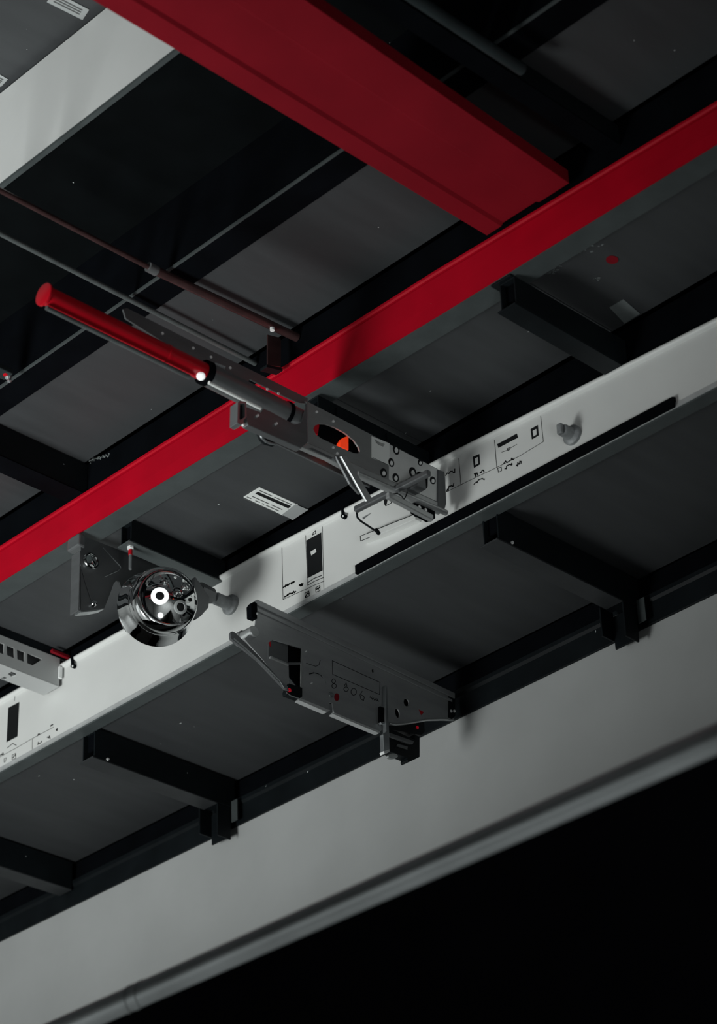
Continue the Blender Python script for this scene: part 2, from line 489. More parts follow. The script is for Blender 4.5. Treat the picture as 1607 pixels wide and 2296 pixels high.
# ------------------------------------------------------------------ cross beams (hollow rectangular steel)
def cross_beam(name, label, x0, x1, y0, y1, z0, z1, group, foot=False, cap=True, endplug=True, fm=None):
    t = Thing(name, label, 'beam', ((x0 + x1) / 2, (y0 + y1) / 2, z0), group)
    w_ = 0.003
    g = G()
    a = [(y0, z0), (y1, z0), (y1, z1), (y0, z1)]
    b = [(y0 + w_, z0 + w_), (y1 - w_, z0 + w_), (y1 - w_, z1 - w_), (y0 + w_, z1 - w_)]
    vv = [(x, y, z) for x in (x0, x1) for y, z in a + b]
    ff = []
    for k in range(4):
        k2 = (k + 1) % 4
        ff += [(k, k2, 8 + k2, 8 + k), (4 + k, 12 + k, 12 + k2, 4 + k2), (k, 4 + k, 4 + k2, k2), (8 + k, 8 + k2, 12 + k2, 12 + k)]
    t.part('tube', g.add(vv, ff), M_XBEAM, bevel=0.0008)
    t.part('bottom_flange', G().box(x0 - 0.005, x1 - (0.052 if foot else 0.001), y0 - 0.0005, y1 + 0.004, z0 - 0.0035, z0 - 0.0003), fm or M_FLANGE, bevel=0.0006)
    if endplug:
        t.part('end_plug', G().box(x0 + 0.012, x0 + 0.016, y0 + w_, y1 - w_, z0 + (z1 - z0) * 0.38, z1 - w_), M_BLACK)
    if cap:
        t.part('end_plate', G().box(x0 - 0.006, x0 + 0.05, y0 + 0.004, y1 + 0.014, z1 + 0.0003, z1 + 0.0055), M_XBEAM, bevel=0.001)
    if foot:
        f = t.part('foot', G().box(x1 - 0.050, x1 - 0.012, y0 + 0.001, y0 + 0.005, 3.966, z0 - 0.0005)
                   .box(x1 - 0.050, x1 - 0.012, y1 + 0.020, y1 + 0.024, 3.990, z0 + 0.010)
                   .box(x1 - 0.016, x1 - 0.012, y0 + 0.005, y1 + 0.020, 3.972, z0 - 0.0005), M_XBEAM, bevel=0.0008)
        t.part('stop_plate', G().box(x1 - 0.012, x1 - 0.010, y0 - 0.020, y0 - 0.001, 4.006, 4.056), M_FLANGE, parent=f)
        t.part('bolt', G().tube((x0 + 0.035, y0 - 0.003, z0 + 0.004), (x0 + 0.035, y0 + 0.001, z0 + 0.004), 0.003, 8), M_BOLT)
    return t

gB = 'dark cross beams between the white beam and the girder'
cross_beam('cross_beam', 'dark hollow cross beam right of centre below the white beam, ending over the girder', 3.066, XG - 0.0115, 2.670, 2.708, 4.043, 4.1105, gB, foot=True, fm=M_FLANGEB)
cross_beam('cross_beam', 'dark hollow cross beam at lower left with its open end under the white beam', 3.068, XG - 0.0115, 3.836, 3.876, 4.043, 4.1105, gB, foot=True, fm=M_FLANGEB)
cross_beam('cross_beam', 'dark cross beam cut off by the left edge near the bottom', 3.072, XG - 0.0115, 4.403, 4.443, 4.043, 4.1105, gB, fm=M_FLANGEB)
gA = 'dark cross beams between the red beam and the white beam'
cross_beam('cross_beam', 'black cross beam under the red beam at the right with its square end showing', 2.757, XW + 0.009, 2.322, 2.358, 4.295 - 0.062, 4.2915, gA, fm=M_XBEAM)
cross_beam('cross_beam', 'black cross beam above the perforated grey device in the middle', 2.757, XW + 0.009, 2.815, 2.850, 4.289 - 0.035, 4.2955, gA, cap=False, fm=M_BLACK)
cross_beam('cross_beam', 'dark cross beam behind the chrome lamp', 2.80, XW + 0.009, 3.400, 3.432, 4.297 - 0.03, 4.316, gA, cap=False)
cross_beam('cross_beam', 'dark cross beam above the white slotted tray', 2.80, XW + 0.009, 3.917, 3.955, 4.298, 4.316, gA, cap=False)
gC = 'black cross beams above the red beam'
cross_beam('cross_beam', 'black cross beam above the red beam at the left edge', 2.515, XR + 0.007, 3.490, 3.535, 4.402, 4.471, gC, cap=False, fm=M_BLACK)
cross_beam('cross_beam', 'black cross beam to the right of the broad red cross beam', 1.60, XR + 0.007, 2.10 - 0.035, 2.10, 4.425, 4.4655, gC, cap=False, fm=M_BLACK)
thing1('teal_pipe', G().tube((1.55, 2.045, 4.418), (2.49, 2.045, 4.418), 0.010, 14), M_TEAL,
       'dim teal pipe beside the red cross beam at the top', 'pipe', (2.0, 2.045, 4.418), smooth=True)

# ------------------------------------------------------------------ rods and their hanger
rd = Thing('brown_rod', 'long thin brown rod running down to the red beam from the left edge', 'rod', (2.3, 2.878, 4.452))
rd.part('thin_section', G().tube((1.55, 2.892, 4.452), (2.41, 2.884, 4.452), 0.0050, 12), M_ROD, smooth=True)
rd.part('thick_section', G().tube((2.41, 2.884, 4.452), (XR + 0.006, 2.866, 4.452), 0.0085, 16), M_ROD, smooth=True)
rd.part('coupling', G().tube((2.405, 2.884, 4.452), (2.425, 2.884, 4.452), 0.0098, 14), M_GREYD, smooth=True)
pc = on(606, 735, 'z', 4.447)
rd.part('bright_screw', G().tube((pc.x, 2.866, 4.438), (pc.x, 2.866, 4.4440), 0.0045, 12), M_BOLT)
thing1('grey_rod', G().tube((1.55, 2.985, 4.452), (2.765 - 0.01, 2.981, 4.452), 0.0050, 12), M_RODG,
       'thin grey rod parallel to the brown rod, passing above the red tube', 'rod', (2.2, 2.983, 4.452), smooth=True)
hp = Thing('hanger_plate', 'small dark hanger plate below the brown rod standing on the red beam', 'bracket', on(615, 820, 'y', 2.90))
hp.part('plate', G().pxpoly('y', 2.893, [[(600, 750), (628, 757), (630, 763), (630, 822), (600, 819)]], 0.003), M_ROD, bevel=0.0006)
hp.part('foot', G().pxpoly('y', 2.880, [[(598, 817), (634, 826), (634, 832), (598, 823)]], 0.018), M_XBEAM, bevel=0.0006)

# ------------------------------------------------------------------ stickers on panels
st_ = Thing('sticker', 'white sticker with rows of print on the grey panel above the white beam', 'sticker', on(618, 1130, 'z', Z_A))
zz = Z_A - 0.0016
st_.part('paper', G().pxpoly('z', zz, [[(582, 1093), (668, 1132), (634, 1156), (546, 1115)]], 0.0013), M_LABEL)
st_.part('peeling_corner', G().pxpoly('z', zz - 0.0006, [[(662, 1131), (691, 1143), (656, 1166), (632, 1154)]], 0.0004), M_LABELG)
g = G()
g.pxpoly('z', zz - 0.0004, [[(578, 1103), (652, 1135), (646, 1140), (572, 1107)]], 0.0003)
st_.part('print', g, M_INK)
g = G()
random.seed(4)
for row in range(4):
    k = row / 4
    a = V((584 - 28 * k - 2, 1098 + 17 * k + 2)) if row < 1 else V((568 - 7 * row, 1108 + 3.2 * row))
    b = a + (V((72, 32)))
    n = 15
    for i in range(n):
        if random.random() < .86:
            q0 = a + (b - a) * (i / n)
            q1 = a + (b - a) * ((i + .7) / n)
            g.stroke('z', zz - 0.0004, [q0, q1], 0.0022, 0.0003)
st_.part('print', g, M_INKG)

pp = Thing('paper_flake', 'torn grey paper flake hanging from the dark panel at upper right', 'flake', on(1398, 700, 'z', Z_A))
pp.part('flake', G().pxpoly('z', Z_A - 0.0016, [[(1366, 690), (1398, 672), (1434, 704), (1400, 726)]], 0.0013), M_FLAKE)
thing1('red_dot', G().pxpoly('z', Z_A - 0.0012, [[(1372 + 14 * math.cos(a), 583 + 9 * math.sin(a)) for a in [k * math.pi / 8 for k in range(16)]]], 0.001), M_REDX,
       'small dark red paint dot on the panel at upper right', 'paint dot', on(1372, 583, 'z', Z_A))
def sticker_far(px, lab):
    c = on(sum(p[0] for p in px) / len(px), sum(p[1] for p in px) / len(px), 'z', Z_T)
    t = Thing('sticker', lab, 'sticker', c)
    t.part('paper', G().pxpoly('z', Z_T - 0.0016, [px], 0.0013), M_LABELG)
    g = G()
    a, b, c_, d = [V(p) for p in px]
    for k in (.3, .5, .7):
        g.stroke('z', Z_T - 0.002, [a + (d - a) * k + (b - a) * .15, b + (c_ - b) * k - (b - a) * .15], 0.003, 0.0003)
    t.part('print', g, M_INKG)
sticker_far([(120, -20), (200, 22), (185, 45), (105, 5)], 'blurred pale sticker at the top edge above the pale beam')
sticker_far([(-30, 150), (18, 178), (2, 195), (-40, 170)], 'blurred pale sticker at the left edge above the pale beam')

# ------------------------------------------------------------------ printed labels on the white beam
XD = XW - 0.0007
def scribble(g, x, y, w_, h_, seed, wd=0.0011, n=9):
    wd *= 1.8
    rn = random.Random(seed)
    pts = []
    for k in range(n):
        pts.append((x + w_ * (k / (n - 1)) + rn.uniform(-.1, .1) * w_, y - 0.53 * w_ * (k / (n - 1)) + h_ * rn.uniform(0, 1)))
    g.stroke('x', XD, pts, wd)
def outline(g, pts, wd=0.0009):
    g.stroke('x', XD, pts, wd, closed=True)

g = G()   # middle label
g.stroke('x', XD, [(631.5, 1226), (634, 1344), (683, 1322)], 0.0008)
g.stroke('x', XD, [(684.5, 1196), (689, 1312)], 0.0007)
g.stroke('x', XD, [(722, 1180), (725.5, 1322)], 0.0007)
g.pxpoly('x', XD, [[(686.5, 1212), (719.5, 1194), (722.5, 1279), (689.5, 1296)], [(695, 1237), (708, 1229), (709, 1238), (697, 1246)]], 0.0006)
g.stroke('x', XD, [(690, 1306), (703, 1297), (721, 1290)], 0.0014)
g.stroke('x', XD, [(690, 1312), (705, 1303), (724, 1295)], 0.0011)
g.stroke('x', XD, [(684, 1322), (702, 1313), (726, 1303)], 0.0008)
g.stroke('x', XD, [(700, 1200), (702, 1194), (707, 1190), (707, 1196), (701, 1199)], 0.0012)
for q, s in (((635, 1315, 13, 3), 1), ((652, 1307, 7, 2), 2), ((639, 1335, 23, 5), 3), ((671, 1311, 7, 5), 4)):
    scribble(g, *q, s, 0.0016, 10)
for x, y in ((688, 1332), (712, 1320)):
    outline(g, [(x - 5, y - 2), (x + 4, y - 7), (x + 5, y + 4), (x - 4, y + 8)], 0.0012)
    scribble(g, x - 4, y, 8, 6, int(x), 0.0013, 7)
wb_.part('printed_label', g, M_INK)

g = G()   # left label
g.pxpoly('x', XD, [[(18.5, 1587), (43, 1574), (39, 1651), (14.5, 1664)]], 0.0006)
g.stroke('x', XD, [(16, 1677), (28, 1667), (36, 1671)], 0.0014)
g.stroke('x', XD, [(-6, 1700), (38, 1676), (70, 1657), (120, 1630)], 0.0007)
g.stroke('x', XD, [(72.5, 1656), (72, 1682)], 0.0008)
g.stroke('x', XD, [(33, 1562), (32, 1571)], 0.0010)
outline(g, [(27, 1693), (35, 1689), (35, 1700), (27, 1704)], 0.0010)
scribble(g, 27, 1694, 8, 6, 5, 0.0009, 7)
g.stroke('x', XD, [(9, 1701), (14, 1699), (12, 1707), (9, 1709), (9, 1701)], 0.0009)
for q, s in (((84, 1663, 9, 8), 6), ((106, 1652, 6, 8), 7), ((84, 1646, 5, 4), 8), ((113, 1626, 5, 3), 9), ((126, 1634, 2, 5), 10), ((0, 1690, 8, 6), 11)):
    scribble(g, *q, s, 0.0011, 7)
wb_.part('printed_label', g, M_INK)

g = G()   # right label
g.stroke('x', XD, [(1000, 1103), (1050, 1078), (1113, 1048), (1165, 1022), (1217.5, 990)], 0.0007)
g.stroke('x', XD, [(1211.5, 933), (1217.5, 990)], 0.0007)
g.stroke('x', XD, [(1108, 987), (1113, 1047)], 0.0008)
g.stroke('x', XD, [(1028, 1028), (1033, 1088)], 0.0007)
g.pxpoly('x', XD, [[(1059.5, 1024), (1074, 1018), (1075.5, 1041), (1062, 1049)], [(1063.5, 1028), (1071, 1024), (1072, 1039), (1065, 1043)]], 0.0006)
g.pxpoly('x', XD, [[(1189, 962), (1205, 953), (1207, 976), (1192, 985)], [(1193, 966), (1202, 961), (1203, 974), (1195, 979)]], 0.0006)
g.pxpoly('x', XD, [[(1114, 996), (1158, 972), (1160.5, 981), (1117, 1004)]], 0.0006)
g.stroke('x', XD, [(1124, 1014), (1135, 1010), (1158, 996)], 0.0007)
outline(g, [(1136, 1006), (1143, 1003), (1142, 1008), (1138, 1010)], 0.0009)
for q, s in (((1128, 1034, 27, 10), 12), ((1132, 1045, 16, 8), 13), ((1158, 1036, 10, 10), 14), ((1062, 1062, 8, 9), 15), ((1076, 1056, 9, 7), 16), ((1062, 1080, 24, 7), 17), ((1000, 1060, 20, 9), 18), ((1000, 1092, 18, 12), 19)):
    scribble(g, *q, s, 0.0011, 9)
outline(g, [(1115, 1050), (1123, 1047), (1124, 1055), (1117, 1059)], 0.0010)
wb_.part('printed_label', g, M_INK)

def hook(px, py, lab):
    t = Thing('hook_clip', lab, 'clip', on(px, py, 'x', XW))
    t.part('strap', G().pxpoly('x', XW - 0.009, [[(px - 3, py - 22), (px + 3, py - 24), (px + 3, py - 4), (px - 2, py - 2)]], 0.0035), M_BLACK)
    t.part('eye', G().tube(on(px, py, 'x', XW - 0.010), on(px, py, 'x', XW - 0.010) + V((0.009, 0, 0)), 0.0048, 14), M_BLACK, smooth=True)
    t.part('stud', G().tube(on(px + 1, py + 1, 'x', XW - 0.0115), on(px + 1, py + 1, 'x', XW - 0.0115) + V((0.0013, 0, 0)), 0.0022, 10), M_BOLT)
hook(161, 1492, 'small black hook on the upper edge of the white beam beside the slotted tray')
hook(767, 1156, 'small black hook on the upper edge of the white beam below the sticker')

def peg(px, py, length, r, lab):
    c = on(px, py, 'x', XW)
    t = Thing('peg', lab, 'peg', c)
    t.part('base_flange', G().lathe(c, (-1, 0, 0), [(0.0001, -0.0005), (r * 1.55, -0.0005), (r * 1.55, 0.006), (r * 1.35, 0.009), (r, 0.011), (0.0001, 0.011)], 28), M_PEG, smooth=True)
    g = G().lathe(c, (-1, 0, 0), [(0.0001, 0.0112), (r, 0.0112), (r * .92, length * .6), (r * .95, length - 0.004), (r * .8, length), (0.0001, length)], 28)
    t.part('shank', g, M_PEG, smooth=True)
    t.part('cut_tip', G().box(c.x - length - 0.008, c.x - length - 0.0003, c.y - r * .35, c.y + r * .55, c.z - r * .85, c.z + r * .85), M_PEG, bevel=0.002)
    return t
peg(1285, 977, 0.030, 0.0125, 'short grey peg sticking out of the white beam at right')
peg(519, 1357, 0.045, 0.0140, 'grey peg on the white beam carrying the chrome lamp')

# ------------------------------------------------------------------ chrome lamp
LO = V((2.8398, 3.3725, 4.1135))
A = V((-0.3595, -0.9177, -0.1693)).normalized()
E1 = V((0.9284, -0.3700, 0.0344))
E2 = V((-0.0942, -0.1448, 0.9850))
lp = Thing('chrome_lamp', 'round polished chrome lamp with a domed face in front of the white beam', 'lamp', LO)
lp.part('skirt', G().lathe(LO, A, [(0.0001, -0.018), (0.060, -0.018), (0.074, -0.012), (0.0765, -0.004), (0.0775, 0.000), (0.0765, 0.002), (0.074, 0.012), (0.069, 0.024), (0.0665, 0.032), (0.0655, 0.036)], 96), M_CHROME, smooth=True)
lp.part('body_ring', G().lathe(LO, A, [(0.0645, 0.0362), (0.0675, 0.038), (0.0680, 0.042), (0.0665, 0.046), (0.0660, 0.052), (0.0670, 0.058), (0.0660, 0.062), (0.0640, 0.068), (0.0605, 0.073), (0.0565, 0.0745), (0.0500, 0.0735), (0.0400, 0.071)], 96), M_CHROME, smooth=True)
DC = LO + A * 0.0725 + E1 * 0.0085 - E2 * 0.0035
RS = 0.11
def dome_h(r):
    return math.sqrt(RS * RS - r * r) - math.sqrt(RS * RS - 0.053 ** 2)
dm = lp.part('dome', G().lathe(DC, A, [(0.0528 * (1 - k / 14) + 0.0001, dome_h(0.0528 * (1 - k / 14))) for k in range(15)], 96), M_CHROMED, smooth=True)
def on_dome(u, v, h=0.0):
    r = math.hypot(u, v)
    return DC + E1 * u + E2 * v + A * (dome_h(r) + h)
def ring_on_dome(name, u, v, prof, m):
    c = on_dome(u, v)
    n = (E1 * u + E2 * v + A * math.sqrt(RS * RS - u * u - v * v)).normalized()
    return lp.part(name, G().lathe(c, n, prof, 40), m, parent=dm, smooth=True)
ring_on_dome('ring_reflection', -0.0265, 0.000, [(0.0085, -0.002), (0.0085, 0.0016), (0.0172, 0.0012), (0.0175, -0.003)], M_GLOWW)  # ring-light reflection on the dome, modelled as a glowing white ring
ring_on_dome('lens', -0.0265, 0.000, [(0.0084, -0.002), (0.0084, 0.0008), (0.004, 0.0018), (0.0001, 0.0022)], M_INK)  # black centre of the modelled ring reflection
ring_on_dome('lens_seat', 0.0155, -0.0170, [(0.0080, 0.001), (0.0088, 0.0022), (0.0125, 0.0016), (0.0138, 0.0008), (0.0140, -0.003)], M_LABELG)
ring_on_dome('lens', 0.0155, -0.0165, [(0.0081, -0.002), (0.0081, 0.0012), (0.004, 0.0022), (0.0001, 0.0026)], M_INK)
for u, v, r in ((0.008, 0.0115, 0.0115), (-0.0175, 0.033, 0.0095), (0.026, 0.028, 0.0100)):
    ring_on_dome('sensor_boss', u, v, [(r, -0.002), (r, 0.0005), (r * .85, 0.0014), (r * .6, 0.001), (r * .35, 0.003), (0.0001, 0.0034)], M_CHROMED)
ring_on_dome('screw', 0.036, 0.002, [(0.004, -0.001), (0.004, 0.0012), (0.0001, 0.0016)], M_INK)
ring_on_dome('screw', 0.006, 0.0455, [(0.003, -0.001), (0.003, 0.0012), (0.0001, 0.0016)], M_BOLT)
pk = on(519, 1357, 'x', XW)
nk = lp.part('neck', G().tube((pk.x - 0.090, pk.y, pk.z), (pk.x - 0.0545, pk.y, pk.z), 0.019, 8, 0.017), M_GREYD, smooth=False)
g = G().pxpoly('y', 3.352, [[(438, 1292), (456, 1318), (470, 1338), (468, 1362), (452, 1380), (441, 1388), (437, 1383), (432, 1340)]], 0.012)
lp.part('yoke', g, M_GREYD, bevel=0.002)

# ------------------------------------------------------------------ bracket plate beside the lamp
YP = 3.492
bp_ = Thing('bracket_plate', 'dark grey bracket plate under the red beam to the left of the chrome lamp', 'bracket', on(181, 1370, 'y', YP))
pl = bp_.part('plate', G().pxpoly('y', YP, [[(181, 1202), (200, 1207), (330, 1257), (400, 1288), (400, 1345), (285, 1345), (272, 1318), (267, 1304), (262, 1301), (255, 1308), (248, 1328), (234, 1364), (205, 1368), (181, 1371)]], 0.003), M_GREYD, bevel=0.0005)
a, b = on(181, 1236, 'y', YP), on(181, 1371, 'y', YP)
bp_.part('side_flange', G().box(a.x - 0.0025, a.x + 0.0003, YP - 0.0005, YP + 0.026, b.z, a.z), M_GREYM, bevel=0.0006)
bp_.part('bottom_flange', G().pxpoly('y', YP + 0.0032, [[(181, 1366), (210, 1363), (233, 1361), (233, 1366), (206, 1371), (181, 1373)]], 0.020), M_STEEL, bevel=0.0004)
a = on(186, 1225, 'y', YP)
bp_.part('hook_block', G().box(a.x - 0.014, a.x + 0.004, YP - 0.004, YP + 0.034, a.z - 0.004, a.z + 0.026), M_GREYM, bevel=0.004)
c = on(201, 1260, 'y', YP)
kn = bp_.part('knob', G().lathe(c, (0, -1, 0), [(0.0185, -0.0005), (0.0185, 0.005), (0.0165, 0.008), (0.0150, 0.008), (0.0145, 0.0055), (0.008, 0.008), (0.0001, 0.0092)], 40), M_CHROMED, smooth=True)
c = on(207, 1355, 'y', YP)
bp_.part('small_knob', G().lathe(c, (0, -1, 0), [(0.0075, -0.0005), (0.0075, 0.004), (0.0055, 0.008), (0.0001, 0.009)], 24), M_CHROMED, smooth=True)
bp_.part('bent_wire', G().chain([on(x, y, 'y', YP - 0.0012) for x, y in ((231, 1228), (240, 1238), (270, 1270), (271, 1274), (264, 1280), (235, 1293))], 0.0009, 8), M_STEEL, smooth=True)
bp_.part('thin_wire', G().chain([on(x, y, 'y', YP - 0.0008) for x, y in ((183, 1278), (190, 1305), (203, 1345))], 0.0005, 6), M_INK)
sd = on(293, 1192, 'y', 3.416)
thb = Thing('threaded_stud', 'slim bright threaded stud hanging from the cross beam above the chrome lamp', 'bolt', (sd.x, 3.416, 4.215))
thb.part('rod', G().tube((sd.x, 3.416, 4.212), (sd.x, 3.416, 4.262), 0.0032, 12), M_STEEL, smooth=True)
thb.part('nut', G().tube((sd.x, 3.416, 4.259), (sd.x, 3.416, 4.2667), 0.0070, 6), M_BOLT)
thb.part('red_sleeve', G().tube((sd.x, 3.416, 4.245), (sd.x, 3.416, 4.256), 0.0042, 12), M_REDP, smooth=True)

# ------------------------------------------------------------------ white slotted tray at the left edge
YT = 3.916
e0, e1 = on(133, 1538, 'y', YT), on(148, 1482, 'y', YT)
xe = XW - 0.009
tr = Thing('slotted_tray', 'pale grey slotted metal tray at the left edge above the white beam', 'tray', (2.9, 3.94, e0.z))
def trp(x, y):
    p = on(x, y, 'y', YT)
    return (min(p.x, xe), p.z)
zt_, zb_ = e1.z, e0.z
outer = [(2.62, zb_), (xe, zb_), (xe, zt_), (2.62, zt_)]
holes = []
for L in ([(-14, 1436), (9, 1444), (8, 1467), (-15, 1459)], [(15, 1447), (32, 1453), (32, 1476), (16, 1469)], [(38, 1456), (55, 1462), (54, 1484), (39, 1478)], [(61, 1464), (95, 1478), (73, 1492), (61, 1487)], [(-42, 1426), (-20, 1434), (-21, 1457), (-42, 1449)]):
    holes.append([trp(*q) for q in L])
tr.part('side_wall', G().poly('y', YT, [outer] + holes, 0.0025), M_GIRDER)
tr.part('side_wall', G().poly('y', YT + 0.050, [outer], 0.0025), M_GIRDER)
hl = []
for L in ([(18, 1509), (26, 1504), (36, 1508), (35, 1513), (26, 1515)], [(1, 1519), (10, 1515), (17, 1519), (10, 1522)]):
    ps = [on(x, y, 'z', zb_) for x, y in L]
    hl.append([(p.x, p.y) for p in ps])
tr.part('base', G().poly('z', zb_ - 0.0026, [[(2.62, YT), (xe, YT), (xe, YT + 0.0525), (2.62, YT + 0.0525)]] + hl, 0.0025), M_GIRDER, bevel=0.0006)
tr.part('inner_liner', G().box(2.62, xe, YT + 0.020, YT + 0.024, zb_, zt_), M_GREYD)
tr.part('end_clip', G().box(xe - 0.005, xe + 0.004, YT - 0.006, YT - 0.0006, zb_ + 0.016, zb_ + 0.045), M_BOLT, bevel=0.0015)
thing1('red_bar', G().bar((3.000, YT - 0.010, zt_ + 0.004), (XW + 0.007, YT - 0.010, zt_ + 0.004), 0.008, 0.006), M_REDX,
       'small red bar on the black strip beside the slotted tray', 'bar', (3.0, YT - 0.010, zt_ + 0.004))

# ------------------------------------------------------------------ lower bracket (hangs between white beam and girder)
YL = 3.158
lb = Thing('lower_bracket', 'large dark perforated bracket plate hanging between the white beam and the girder', 'bracket', on(760, 1600, 'y', YL))
def ell(cx, cy, rx, ry, n=18, rot=0.0):
    return [(cx + rx * math.cos(a) * math.cos(rot) - ry * math.sin(a) * math.sin(rot), cy + rx * math.cos(a) * math.sin(rot) + ry * math.sin(a) * math.cos(rot)) for a in [2 * math.pi * k / n for k in range(n)]]
outer = [(577, 1352), (1018, 1561), (1018, 1616), (980, 1614), (940, 1617), (900, 1623), (866, 1627), (853, 1640), (748, 1597), (745, 1576), (738, 1574), (736, 1591), (672, 1565), (668, 1556), (645, 1550), (588, 1478), (548, 1433), (572, 1410), (574, 1385)]
holes = [[(604, 1440), (612, 1434), (676, 1454), (675, 1545), (648, 1533), (647, 1490), (640, 1488), (602, 1476)],
         ell(755, 1563, 6, 9), ell(911, 1575, 6, 9, rot=-.2), ell(891, 1599, 5, 11, rot=-.2), ell(836, 1504, 2.5, 4.5), [(938, 1590), (951, 1596), (944, 1604)]]
pl = lb.part('plate', G().pxpoly('y', YL, [outer] + holes, 0.003), M_BRKT, bevel=0.0005)
lb.part('back_plate', G().pxpoly('y', YL + 0.022, [[(590, 1372), (1000, 1566), (1000, 1606), (860, 1614), (840, 1618), (675, 1550), (610, 1470), (585, 1420)]], 0.002), M_BLACK)
lb.part('top_flange', G().pxpoly('y', YL - 0.004, [[(570, 1347), (578, 1344), (1020, 1554), (1020, 1566), (578, 1357)]], 0.0038), M_BRKT, bevel=0.001)
lb.part('flange_rib', G().pxpoly('y', YL - 0.0025, [[(577, 1362), (1014, 1568), (1014, 1574), (577, 1370)]], 0.0022), M_BRKT, bevel=0.001)
lb.part('top_web', G().pxpoly('y', YL + 0.0032, [[(574, 1352), (1018, 1562), (1018, 1568), (574, 1360)]], 0.020), M_BLACK, bevel=0.0005)
lb.part('end_block', G().pxpoly('y', YL - 0.004, [[(563, 1356), (568, 1349), (577, 1350), (577, 1388), (564, 1383)]], 0.014), M_BLACK, bevel=0.0015)
lb.part('bottom_flange', G().pxpoly('y', YL + 0.0004, [[(674, 1564), (740, 1592), (733, 1597), (670, 1570)]], 0.012), M_EDGE, bevel=0.0004, label='bare metal lower flange')
lb.part('bottom_flange', G().pxpoly('y', YL + 0.0004, [[(751, 1595), (854, 1638), (850, 1644), (746, 1601)]], 0.012), M_EDGE, bevel=0.0004, label='bare metal lower flange')
c = on(571, 1415, 'y', YL - 0.006)
lb.part('pivot_pin', G().lathe((c.x, YL - 0.006, c.z), (0, 1, 0), [(0.0001, 0), (0.0105, 0), (0.0115, 0.0012), (0.0115, 0.030), (0.014, 0.031), (0.014, 0.048), (0.0001, 0.048)], 28), M_GREY, smooth=True)
arm = lb.part('diagonal_arm', G().pxpoly('y', YL - 0.010, [[(517, 1420), (520, 1415), (526, 1417), (548, 1438), (580, 1470), (645, 1543), (649, 1549), (640, 1545), (578, 1480), (518, 1432)]], 0.006), M_GREYD, bevel=0.001)
lb.part('arm_edge', G().chain([on(x, y, 'y', YL - 0.0112) for x, y in ((524, 1432), (546, 1450), (579, 1479), (628, 1527))], 0.0014, 8), M_STEEL, parent=arm, smooth=True)
lb.part('arm_edge', G().pxpoly('y', YL - 0.0112, [[(627, 1526), (633, 1530), (646, 1540), (644, 1545), (636, 1541)]], 0.001), M_STEEL, parent=arm)
bx = lb.part('lamp_box', G().pxpoly('y', YL - 0.006, [[(648, 1532), (678, 1542), (678, 1562), (670, 1567), (643, 1557), (642, 1550)]], 0.012), M_XBEAM, bevel=0.001)
c = on(648, 1548, 'y', YL - 0.0062)
lb.part('red_indicator', G().lathe(c, (0, -1, 0), [(0.0040, -0.0005), (0.0040, 0.002), (0.0025, 0.0035), (0.0001, 0.0040)], 16), M_REDL, parent=bx, smooth=True)
lb.part('box_edge', G().chain([on(x, y, 'y', YL - 0.0065) for x, y in ((642, 1553), (652, 1560), (670, 1566))], 0.0011, 8), M_STEEL, parent=bx)
# gear inside the opening
lb.part('latch_block', G().pxpoly('y', YL + 0.006, [[(600, 1438), (620, 1432), (646, 1443), (646, 1490), (620, 1482), (602, 1474)]], 0.012), M_GREYD, bevel=0.0015)
lb.part('latch_roller', G().tube(on(606, 1476, 'y', YL + 0.002), on(643, 1492, 'y', YL + 0.002), 0.0048, 14), M_GREY, smooth=True)
lb.part('latch_bar', G().tube(on(640, 1488, 'y', YL + 0.003), on(676, 1487, 'y', YL + 0.003), 0.0025, 10), M_GREYD, smooth=True)
lb.part('red_tab', G().pxpoly('y', YL - 0.0008, [[(602, 1441), (606, 1438), (608, 1446), (606, 1450)]], 0.001), M_REDP)
lb.part('slot_edge', G().chain([on(x, y, 'y', YL - 0.0005) for x, y in ((599, 1447), (599, 1478))], 0.0007, 6), M_STEEL)
lb.part('slot_edge', G().pxpoly('y', YL - 0.0015, [[(675, 1452), (680, 1454), (679, 1562), (675, 1560)]], 0.0014), M_GREY)
# vertical hanger strip and lower box
hs = lb.part('hanger_strip', G().pxpoly('y', YL - 0.012, [[(865, 1536), (868, 1540), (869, 1572), (872, 1640), (873, 1684), (861, 1688), (859, 1646), (866, 1640), (865, 1620)]], 0.010), M_STEEL, bevel=0.0006)
lb.part('strip_foot', G().pxpoly('y', YL - 0.014, [[(860, 1684), (873, 1680), (873, 1686), (862, 1690)]], 0.012), M_BOLT, parent=hs, bevel=0.0005)
lb.part('recess_block', G().pxpoly('y', YL - 0.006, [[(852, 1583), (865, 1588), (865, 1620), (852, 1619)]], 0.0055), M_BLACK, bevel=0.001)  # black block put in for the darkness of a square recess
lb.part('recess_lip', G().pxpoly('y', YL - 0.008, [[(853, 1619), (867, 1618), (868, 1623), (856, 1624)]], 0.007), M_STEEL, bevel=0.0005)
lb.part('hanger_box', G().pxpoly('y', YL + 0.0005, [[(872, 1632), (929, 1658), (929, 1646), (941, 1652), (941, 1697), (916, 1709), (913, 1704), (914, 1699), (873, 1684)]], 0.020), M_XBEAM, bevel=0.001)
lb.part('hanger_shelf', G().pxpoly('y', YL - 0.006, [[(873, 1643), (880, 1645), (928, 1662), (926, 1668), (918, 1668), (874, 1650)]], 0.006), M_GREYD, bevel=0.001)
lb.part('foil_tag', G().pxpoly('y', YL - 0.001, [[(892, 1668), (914, 1674), (913, 1681), (888, 1673)]], 0.0014), M_GREYD)
lb.part('rubber_foot', G().pxpoly('y', YL - 0.004, [ell(881, 1695, 11, 6)], 0.006), M_GREY, bevel=0.001)
